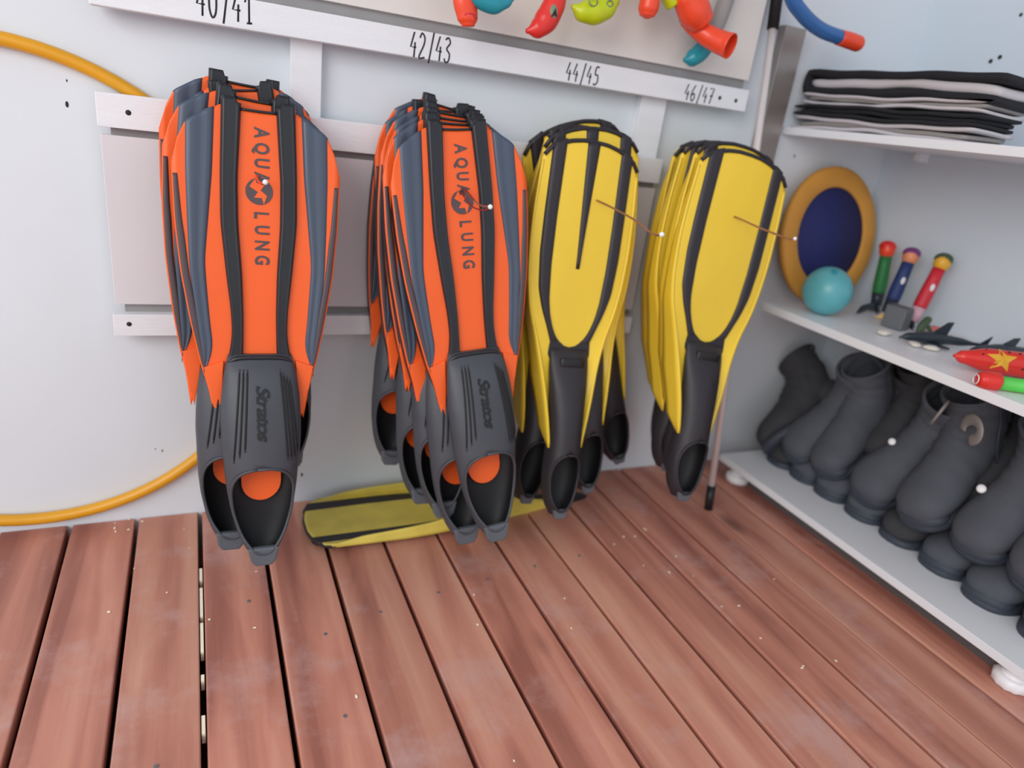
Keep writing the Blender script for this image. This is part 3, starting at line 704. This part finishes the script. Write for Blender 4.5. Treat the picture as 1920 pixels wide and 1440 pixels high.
# shells
for i, (x, y, s, lab) in enumerate(((1.392, -.349, .013, 'cream shell near the shelf edge below the grey block'), (1.395, -.425, .010, 'small pale shell in front of the toy shark nose'), (1.415, -.452, .011, 'pale shell under the belly of the toy shark'))):
    bm = B()
    for v in ball(bm, (0, 0, 0), s, sx=1.5, sy=1.0, sz=.5, u=18, v=10):
        a = math.atan2(v.co.y, v.co.x); v.co *= 1 + .06 * math.cos(9 * a); v.co.x += .2 * s * math.cos(2 * a)
    o = tag(obj('seashell', bm, 'shell'), lab, 'shell', 'shells on the middle shelf'); o.location = (x, y, .4925 + s * .5); o.rotation_euler = (0, 0, i * 1.3)
# green figure and starfish
bm = B(); tube(bm, [(1.50, -.352, .500), (1.512, -.35, .515), (1.53, -.345, .527), (1.545, -.34, .523)], [.006, .010, .009, .004], n=10, k=4)
tube(bm, [(1.512, -.35, .512), (1.50, -.365, .505)], .004, n=8, k=1); tube(bm, [(1.53, -.345, .520), (1.535, -.36, .502)], .004, n=8, k=1)
tag(obj('toy_turtle', bm, 'olive'), 'small green rubber toy beside the foot of the red dive stick', 'toy')
def starfish(c, r, th, mname, label, rotz=.3, tilt=0.0, parent=None):
    bm = B(); rings = []
    pts = []
    for i in range(20):
        a = 2 * PI * i / 20; k = (1 + math.cos(5 * a)) / 2; pts.append((r * (.38 + .62 * k ** 1.6) * math.cos(a), r * (.38 + .62 * k ** 1.6) * math.sin(a)))
    ring_loft(bm, [[(x, y, 0) for x, y in pts], [(x * .95, y * .95, th * .5) for x, y in pts], [(x * .35, y * .35, th) for x, y in pts]])
    bm2 = obj('starfish', bm, mname, parent)
    bm2.location = c; bm2.rotation_euler = (tilt, 0, rotz)
    if label: tag(bm2, label, 'starfish', 'starfish on the middle shelf')
    return bm2
starfish((1.605, -.325, .4925), .026, .012, 'salmon', 'salmon pink starfish lying by the wall behind the toy shark', .3)
starfish((1.575, -.372, .4925), .020, .012, 'shell', 'cream starfish just in front of the salmon one', .9)
# toy sharks
def shark(base, length, ang, label, dorsal, m_='shark'):
    t = thing('toy_shark', label, 'toy', base, 'dark toy sharks on the middle shelf')
    t.rotation_euler = (0, 0, ang); L_ = length
    bm = B(); tube(bm, [(0, 0, .010), (L_ * .12, 0, .0145), (L_ * .38, 0, .0165), (L_ * .66, 0, .015), (L_ * .88, 0, .013), (L_, 0, .014)], [.002, .009, .0135, .0095, .004, .002], n=14, k=5); obj('body', bm, m_, t)
    bm = B(); prism(bm, [(L_ * .34, .024), (L_ * .50, .024 + dorsal), (L_ * .56, .024 + dorsal * 1.05), (L_ * .52, .022)], -.002, .002); obj('dorsal_fin', bm, m_, t, smooth=False)
    bm = B(); prism(bm, [(L_ * .93, .013), (L_ * 1.06, .034), (L_ * 1.03, .014), (L_ * 1.05, .002)], -.0015, .0015); obj('tail_fin', bm, m_, t, smooth=False)
    for s in (-1, 1):
        bm = B(); prism(bm, [(L_ * .28, s * .008), (L_ * .42, s * .040), (L_ * .46, s * .040), (L_ * .42, s * .008)], .004, .008, 'z'); obj('pectoral_fin', bm, m_, t, smooth=False)
shark((1.385, -.392, .4925), .20, math.radians(-20), 'dark slate toy shark lying on the shelf with its fin up, nearer the dive sticks', .030)
shark((1.470, -.490, .4925), .24, math.radians(-8), 'dark toy shark behind the red spotted torpedo, at the right edge of the picture', .020)
# red spotted torpedo toy with a yellow star
tt = thing('toy_torpedo', 'red toy torpedo with dark spots and a yellow star, on the middle shelf', 'toy', (1.335, -.548, .516))
a0 = Vector((1.335, -.548, .518)); d0 = Vector((.88, -.45, 0)).normalized(); sd = Vector((-d0.y, d0.x, 0)) * -1
bm = B(); tube(bm, [a0, a0 + d0 * .02, a0 + d0 * .07, a0 + d0 * .14, a0 + d0 * .22, a0 + d0 * .27], [.003, .0135, .0235, .025, .019, .006], n=20, k=5); obj('body', bm, 'red', tt)
def on_torp(s, ang, r_):
    rad = lerp_tab([(0, .003), (.02, .0135), (.07, .0235), (.14, .025), (.22, .019)], s)
    n_ = Vector((0, 0, 1)) * math.sin(ang) + Vector((d0.y, -d0.x, 0)) * math.cos(ang)
    return a0 + d0 * s + n_ * rad * 1.0, n_
bm = B(); rr = random.Random(5)
for s, an in ((.045, .8), (.095, 1.25), (.115, 1.2), (.10, 1.9), (.135, .9), (.145, 1.3), (.13, .35), (.15, .2), (.16, .8), (.175, 1.2), (.18, .4), (.055, 1.5), (.20, .9), (.12, -.1)):
    p, n_ = on_torp(s, an, 0); ball(bm, p, .0024, u=8, v=6)
obj('spots', bm, 'hole', tt)
bm = B(); pts = []
for i in range(10):
    a = 2 * PI * i / 10 + .3; r_ = .026 if i % 2 == 0 else .011
    s = .078 + r_ * math.cos(a) * 1.1; an = .45 + r_ * math.sin(a) / .0235
    p, n_ = on_torp(max(.03, s), an, 0); pts.append((p + n_ * .0022, p - n_ * .001))
pc, nc = on_torp(.078, .45, 0)
vf = [bm.verts.new(p[0]) for p in pts]; vb = [bm.verts.new(p[1]) for p in pts]; vc = bm.verts.new(pc + nc * .0030)
for i in range(10):
    j = (i + 1) % 10; bm.faces.new((vf[i], vf[j], vc)); bm.faces.new((vf[i], vb[i], vb[j], vf[j]))
obj('star', bm, 'yel2', tt, smooth=False); inroot(tt)
# green foam tube with red knob
gt = thing('foam_tube', 'light green tube with a round red end at the edge of the middle shelf', 'toy', (1.30, -.652, .506))
bm = B(); tube(bm, [(1.308, -.655, .506), (1.46, -.74, .506)], .0125, n=16, k=1); obj('tube', bm, 'lgreen', gt)
bm = B(); tube(bm, [(1.276, -.638, .507), (1.280, -.640, .507), (1.290, -.645, .507), (1.308, -.655, .507), (1.311, -.657, .507)], [.004, .013, .0165, .0165, .012], n=16, k=4); kn = obj('red_knob', bm, 'red', gt)
bm = B(); e = Vector((1.275, -.640, .507)); ring = []
nrm = Vector((-.87, .49, 0)); s1v = Vector((.49, .87, 0)); uu = Vector((0, 0, 1))
tube(bm, [e + nrm * .003 + (math.cos(a) * s1v + math.sin(a) * uu) * .0085 for a in [2 * PI * i / 14 for i in range(15)]], .0009, n=6, k=1); obj('white_mark', bm, 'white', kn)
inroot(gt)

# ------------------------------------------------------------------ neoprene boots
def boot(kind):
    root = bpy.data.objects.new('neoprene_boot', None); C.objects.link(root); root.empty_display_size = .05
    mm = 'neo' if kind == 0 else 'neo2'
    # toe points to -x; path: centre x,z ; half width ; half height ; tilt of section (0 = facing -x, 90 = facing up)
    S_ = [(-.128, .030, .010, .010, 0), (-.122, .032, .026, .020, 0), (-.105, .036, .040, .029, 0), (-.075, .040, .0465, .035, 4), (-.040, .046, .045, .041, 12), (-.005, .056, .040, .047, 24),
          (.026, .068, .0395, .055, 36), (.052, .084, .040, .058, 52), (.070, .106, .041, .057, 68), (.078, .128, .042, .054, 82), (.081, .150, .043, .052, 90), (.082, .172, .045, .052, 92)]
    xs = catmull([(s[0], s[1], 0) for s in S_], 3); ws = catmull([(s[2], s[3], s[4]) for s in S_], 3)
    rings = []
    for i, (p, q_) in enumerate(zip(xs, ws)):
        a = math.radians(q_[2]); up = Vector((-math.sin(a), 0, math.cos(a)))
        r = []
        for j in range(20):
            t = 2 * PI * j / 20; c, s = math.cos(t), math.sin(t)
            hh = q_[1] * (1.0 if s > 0 else .85)
            pt = Vector((p[0], 0, p[1])) + Vector((0, 1, 0)) * q_[0] * math.copysign(abs(c) ** .85, c) + up * hh * s
            wr = .0016 * math.sin(i * 1.7 + 3 * t) if 12 < i < 34 else 0
            pt += (up * s + Vector((0, c, 0))) * wr
            if pt.z < .008 and i < 24: pt.z = .008
            r.append(pt)
        rings.append(r)
    # round heel
    bm = B(); ring_loft(bm, rings, True, False); obj('upper', bm, mm, root, solid=.004)
    bm = B(); ball(bm, (.082, 0, .048), .044, sx=1.0, sy=.86, sz=.95, u=18, v=12); obj('heel_cup', bm, mm, root)
    out = [(-.133, 0), (-.128, .022), (-.110, .038), (-.075, .048), (-.03, .044), (.02, .035), (.07, .037), (.105, .032), (.124, .014), (.127, 0)]
    out = out + [(x, -y) for x, y in reversed(out[1:-1])]
    pts = [(v.x, v.y) for v in catmull([(x, y, 0) for x, y in out + [out[0]]], 3)[:-1]]
    bm = B(); ring_loft(bm, [[(x * .97, y * .95, 0) for x, y in pts], [(x, y, .004) for x, y in pts], [(x, y, .014) for x, y in pts], [(x * .96, y * .93, .019) for x, y in pts]]); obj('sole', bm, 'sole', root)
    if kind == 0:  # toe bumper
        bm = B(); ball(bm, (-.098, 0, .020), .036, sx=.98, sy=1.22, sz=.55, u=18, v=10); obj('toe_bumper', bm, 'sole', root)
    bm = B(); tube(bm, [(.045, -.040, .05), (.052, -.043, .09), (.070, -.0425, .125), (.078, -.0445, .165)], .0022, n=8, k=5); obj('zipper', bm, 'sole', root)
    bm = B(); tube(bm, [(.083 + .051 * math.cos(t), .0450 * math.sin(t), .171) for t in [2 * PI * i / 24 for i in range(25)]], .0032, n=8, k=1); obj('collar', bm, mm, root)
    return root
BA = boot(0); BB = boot(1); ua = ub = False
G1 = 'neoprene boots on the lowest shelf'
rows_ = [  # toe x, y, z ; yaw ; pitch (heel up) ; scale ; kind ; label
    (1.368, -.125, .105, -14, 36, 1.12, 1, 'black neoprene boot nearest the back wall, heel tipped up, on the lowest shelf'),
    (1.398, -.150, .064, -6, 2, 1.0, 1, 'flat boot under the two boots nearest the back wall'),
    (1.400, -.235, .064, -3, 2, 1.02, 0, 'flat boot whose sole edge shows under the second tilted boot'),
    (1.398, -.325, .064, 2, 2, 1.02, 0, 'flat boot whose sole edge shows under the third tilted boot'),
    (1.400, -.420, .064, 0, 2, 1.04, 0, 'flat boot whose sole edge shows under the fourth tilted boot'),
    (1.385, -.200, .118, -10, 32, 1.12, 0, 'tilted neoprene boot second from the back wall'),
    (1.392, -.305, .120, 4, 36, 1.14, 0, 'tilted neoprene boot third from the back wall'),
    (1.388, -.425, .125, -6, 31, 1.18, 0, 'tilted neoprene boot fourth from the back wall, with the round white badge'),
    (1.400, -.520, .064, 0, 2, 1.05, 1, 'boot flat on the lowest shelf under the big rounded toe'),
    (1.395, -.625, .064, -3, 2, 1.08, 0, 'boot flat on the lowest shelf between the two large upper toes'),
    (1.385, -.735, .064, 2, 2, 1.08, 0, 'boot flat on the lowest shelf towards the right end'),
    (1.380, -.850, .064, 0, 2, 1.08, 1, 'boot flat on the lowest shelf at the right edge of the picture'),
    (1.372, -.565, .150, 3, 30, 1.22, 0, 'large neoprene boot with a big rounded toe, on top of the flat boots'),
    (1.385, -.680, .150, -2, 30, 1.18, 0, 'large neoprene boot resting on others below the white tag'),
    (1.385, -.800, .155, 2, 28, 1.22, 0, 'large neoprene boot of the upper layer furthest right'),
    (1.465, -.260, .175, -8, 26, 1.0, 1, 'boot at the back of the heap with a dark open collar under the shelf'),
    (1.465, -.370, .190, 4, 26, 1.0, 1, 'boot at the back of the heap left of the grey strap'),
    (1.475, -.480, .190, 0, 24, 1.0, 0, 'boot at the back of the heap beside the pale straps'),
    (1.475, -.600, .200, 0, 22, 1.0, 1, 'boot at the back of the heap right of the looped strap')]
for tx, ty, tz, yaw, pitch, sc_, kd, lab in rows_:
    src = BA if kd == 0 else BB
    if kd == 0 and not ua: o = BA; ua = True
    elif kd == 1 and not ub: o = BB; ub = True
    else: o = dup(src)
    roll = {-14: -55, -10: 14, 4: -10, -6: 16, 3: -12, -8: 20}.get(yaw, 0) if pitch > 10 else 0
    e = Matrix.Rotation(math.radians(yaw), 3, 'Z') @ Matrix.Rotation(math.radians(-pitch), 3, 'Y') @ Matrix.Rotation(math.radians(roll), 3, 'X')
    o.rotation_euler = e.to_euler(); o.scale = (sc_ * (1 if pitch < 10 else .95), sc_ * 1.08, sc_)
    off_ = e @ Vector((-.128 * o.scale[0], 0, .022 * sc_ if pitch > 10 else 0)); o.location = Vector((tx, ty, tz)) - off_
    if pitch < 10: o.location.z = .0605
    tag(o, lab, 'boot', G1)
# white pull loops and tags
def loop(c, r, label, rot):
    bm = B(); pts = [(r * math.cos(t), 0, r * .55 * math.sin(t)) for t in [2 * PI * i / 20 for i in range(17)]]
    tube(bm, pts, .012, n=10, k=1, flat=.3)
    o = tag(obj('pull_strap', bm, 'pgrey'), label, 'strap', 'pale straps among the boots'); o.location = c; o.rotation_euler = rot
loop((1.415, -.515, .375), .036, 'pale curved strap on top of the boots, left one under the middle shelf', (.3, .5, .6))
loop((1.410, -.590, .372), .038, 'grey looped strap on top of the boots, right one under the middle shelf', (-.2, .4, .9))
for c, s, lab in (((1.432, -.427, .262), .008, 'round white badge on a boot of the upper layer'), ((1.430, -.640, .262), .009, 'white tag stuck on a boot at the right')):
    bm = B(); ball(bm, (0, 0, 0), s, sx=.35, u=12, v=8); o = tag(obj('boot_badge', bm, 'white'), lab, 'badge'); o.location = c; o.rotation_euler = (0, .4, .4)

# ------------------------------------------------------------------ snorkels hanging in front of the cream panel
def snorkel(label, segs, extra=None):
    t = thing('snorkel', label, 'snorkel', segs[0][1][0], 'snorkels hanging along the top')
    parts = {}
    for nm_, pts, r, m_, fl, caps in segs:
        bm = B(); tube(bm, pts, r, n=18, k=6, flat=fl, cap0=True, cap1=caps); parts[nm_] = obj(nm_, bm, m_, t, solid=0 if caps else .002)
    if extra: extra(t, parts)
    inroot(t); return t
def opening(c, r, axis_rot, m_='black', sc=(1, .6, 1)):
    def f(t, parts):
        bm = B(); ball(bm, (0, 0, 0), r, sx=sc[0], sy=sc[1], sz=sc[2]); o = obj('opening', bm, m_, t); o.location = c; o.rotation_euler = axis_rot
    return f
snorkel('coral snorkel with a dark side stripe and open end, leftmost at the top', [
    ('tube', [(.405, -.047, 1.30), (.407, -.075, 1.15), (.412, -.105, 1.04), (.417, -.115, 1.02)], .016, 'black', None, True),
    ('tip', [(.413, -.12, 1.045), (.418, -.125, 1.01), (.424, -.128, .985), (.426, -.130, .972)], [.021, .021, .018, .011], 'coral', .75, True)],
    opening((.4245, -.1385, .9855), .0115, (.3, 0, 0), 'cred', (1, .16, .62)))
snorkel('teal snorkel with a curved pointed end, beside the leftmost coral one', [
    ('tube', [(.40, -.06, 1.30), (.405, -.10, 1.15), (.415, -.125, 1.05), (.428, -.135, 1.025)], .013, 'pgrey', None, True),
    ('tip', [(.420, -.135, 1.04), (.440, -.138, 1.018), (.463, -.138, 1.012), (.485, -.138, 1.018), (.499, -.138, 1.026)], [.014, .0175, .0165, .010, .003], 'teal', .8, True)])
def ex3(t, p):
    bm = B(); ball(bm, (.577, -.136, 1.018), .011, sx=.75, sy=.35, sz=1.2); o = obj('label_patch', bm, 'sgreen', t); o.rotation_euler = (0, 0, 0)
    bm = B(); prism(bm, [(.572, 1.010), (.578, 1.024), (.583, 1.012), (.578, 1.014)], -.141, -.1385); obj('badge', bm, 'hole', t, smooth=False)
snorkel('red snorkel with a grey green patch and beaked end curving left', [
    ('tube', [(.605, -.047, 1.30), (.60, -.075, 1.15), (.592, -.105, 1.07), (.588, -.112, 1.05)], .014, 'lime', None, True),
    ('tip', [(.590, -.118, 1.052), (.583, -.12, 1.030), (.572, -.12, 1.006), (.556, -.122, .990), (.536, -.122, .983)], [.017, .0205, .0215, .0165, .004], 'red', .9, True)], ex3)
def ex4(t, p):
    for x, z, r in ((.650, 1.047, .0085), (.684, 1.050, .006)):
        bm = B(); tube(bm, [(x + r * math.cos(a), -.139, z + r * .8 * math.sin(a)) for a in [2 * PI * i / 14 for i in range(15)]], .0012, n=6, k=1); obj('vent_ring', bm, 'sgreen', t)
snorkel('lime green snorkel with a beaked end curving left', [
    ('tube', [(.725, -.047, 1.30), (.722, -.075, 1.15), (.712, -.105, 1.08), (.702, -.11, 1.06)], .012, 'pgrey', None, True),
    ('tip', [(.704, -.118, 1.062), (.686, -.12, 1.046), (.664, -.12, 1.036), (.640, -.122, 1.031), (.618, -.122, 1.036)], [.013, .0215, .0235, .0175, .004], 'lime', .9, True)], ex4)
snorkel('short rounded coral snorkel end hanging alone', [
    ('tube', [(.770, -.047, 1.30), (.773, -.085, 1.18), (.777, -.11, 1.12)], .014, 'coral', None, True),
    ('tip', [(.777, -.112, 1.12), (.777, -.12, 1.08), (.777, -.12, 1.060), (.777, -.12, 1.048), (.777, -.12, 1.042)], [.015, .0185, .0190, .0150, .005], 'coral', None, True)])
snorkel('lime snorkel tube ending in a round coral bulb', [
    ('tube', [(.800, -.047, 1.30), (.805, -.085, 1.18), (.820, -.105, 1.10), (.838, -.108, 1.075)], .014, 'lime', None, True),
    ('tip', [(.843, -.115, 1.105), (.858, -.118, 1.092), (.880, -.12, 1.072), (.900, -.12, 1.058), (.910, -.12, 1.050)], [.014, .027, .031, .026, .008], 'coral', None, True)])
snorkel('wide open red coral tube end pointing right, below the coral bulb', [
    ('tube', [(.845, -.075, 1.30), (.850, -.080, 1.18), (.862, -.088, 1.10), (.885, -.092, 1.060)], .013, 'black', None, True),
    ('tip', [(.880, -.098, 1.062), (.900, -.108, 1.048), (.922, -.126, 1.034), (.940, -.150, 1.024), (.948, -.164, 1.020)], [.016, .018, .020, .022, .0235], 'coral', None, False)])
snorkel('pale grey snorkel tube with a teal end, hanging behind the coral ones', [
    ('tube', [(1.010, -.047, 1.30), (1.005, -.055, 1.18), (.986, -.065, 1.09), (.966, -.070, 1.035), (.958, -.072, 1.022)], .0165, 'pgrey', None, True),
    ('tip', [(.962, -.072, 1.032), (.948, -.073, 1.012), (.930, -.074, .998), (.912, -.075, .992)], [.0172, .0182, .0165, .005], 'teal', None, True)])
snorkel('blue snorkel with an orange end curving out to the right near the corner', [
    ('tube', [(1.085, -.06, 1.34), (1.086, -.11, 1.22), (1.100, -.12, 1.145), (1.145, -.12, 1.112), (1.205, -.12, 1.092), (1.268, -.12, 1.086)], .0145, 'blue', None, True),
    ('tip', [(1.262, -.12, 1.086), (1.290, -.12, 1.085), (1.318, -.12, 1.083), (1.326, -.12, 1.083)], [.0155, .0165, .0165, .0135], 'coral', None, True)])
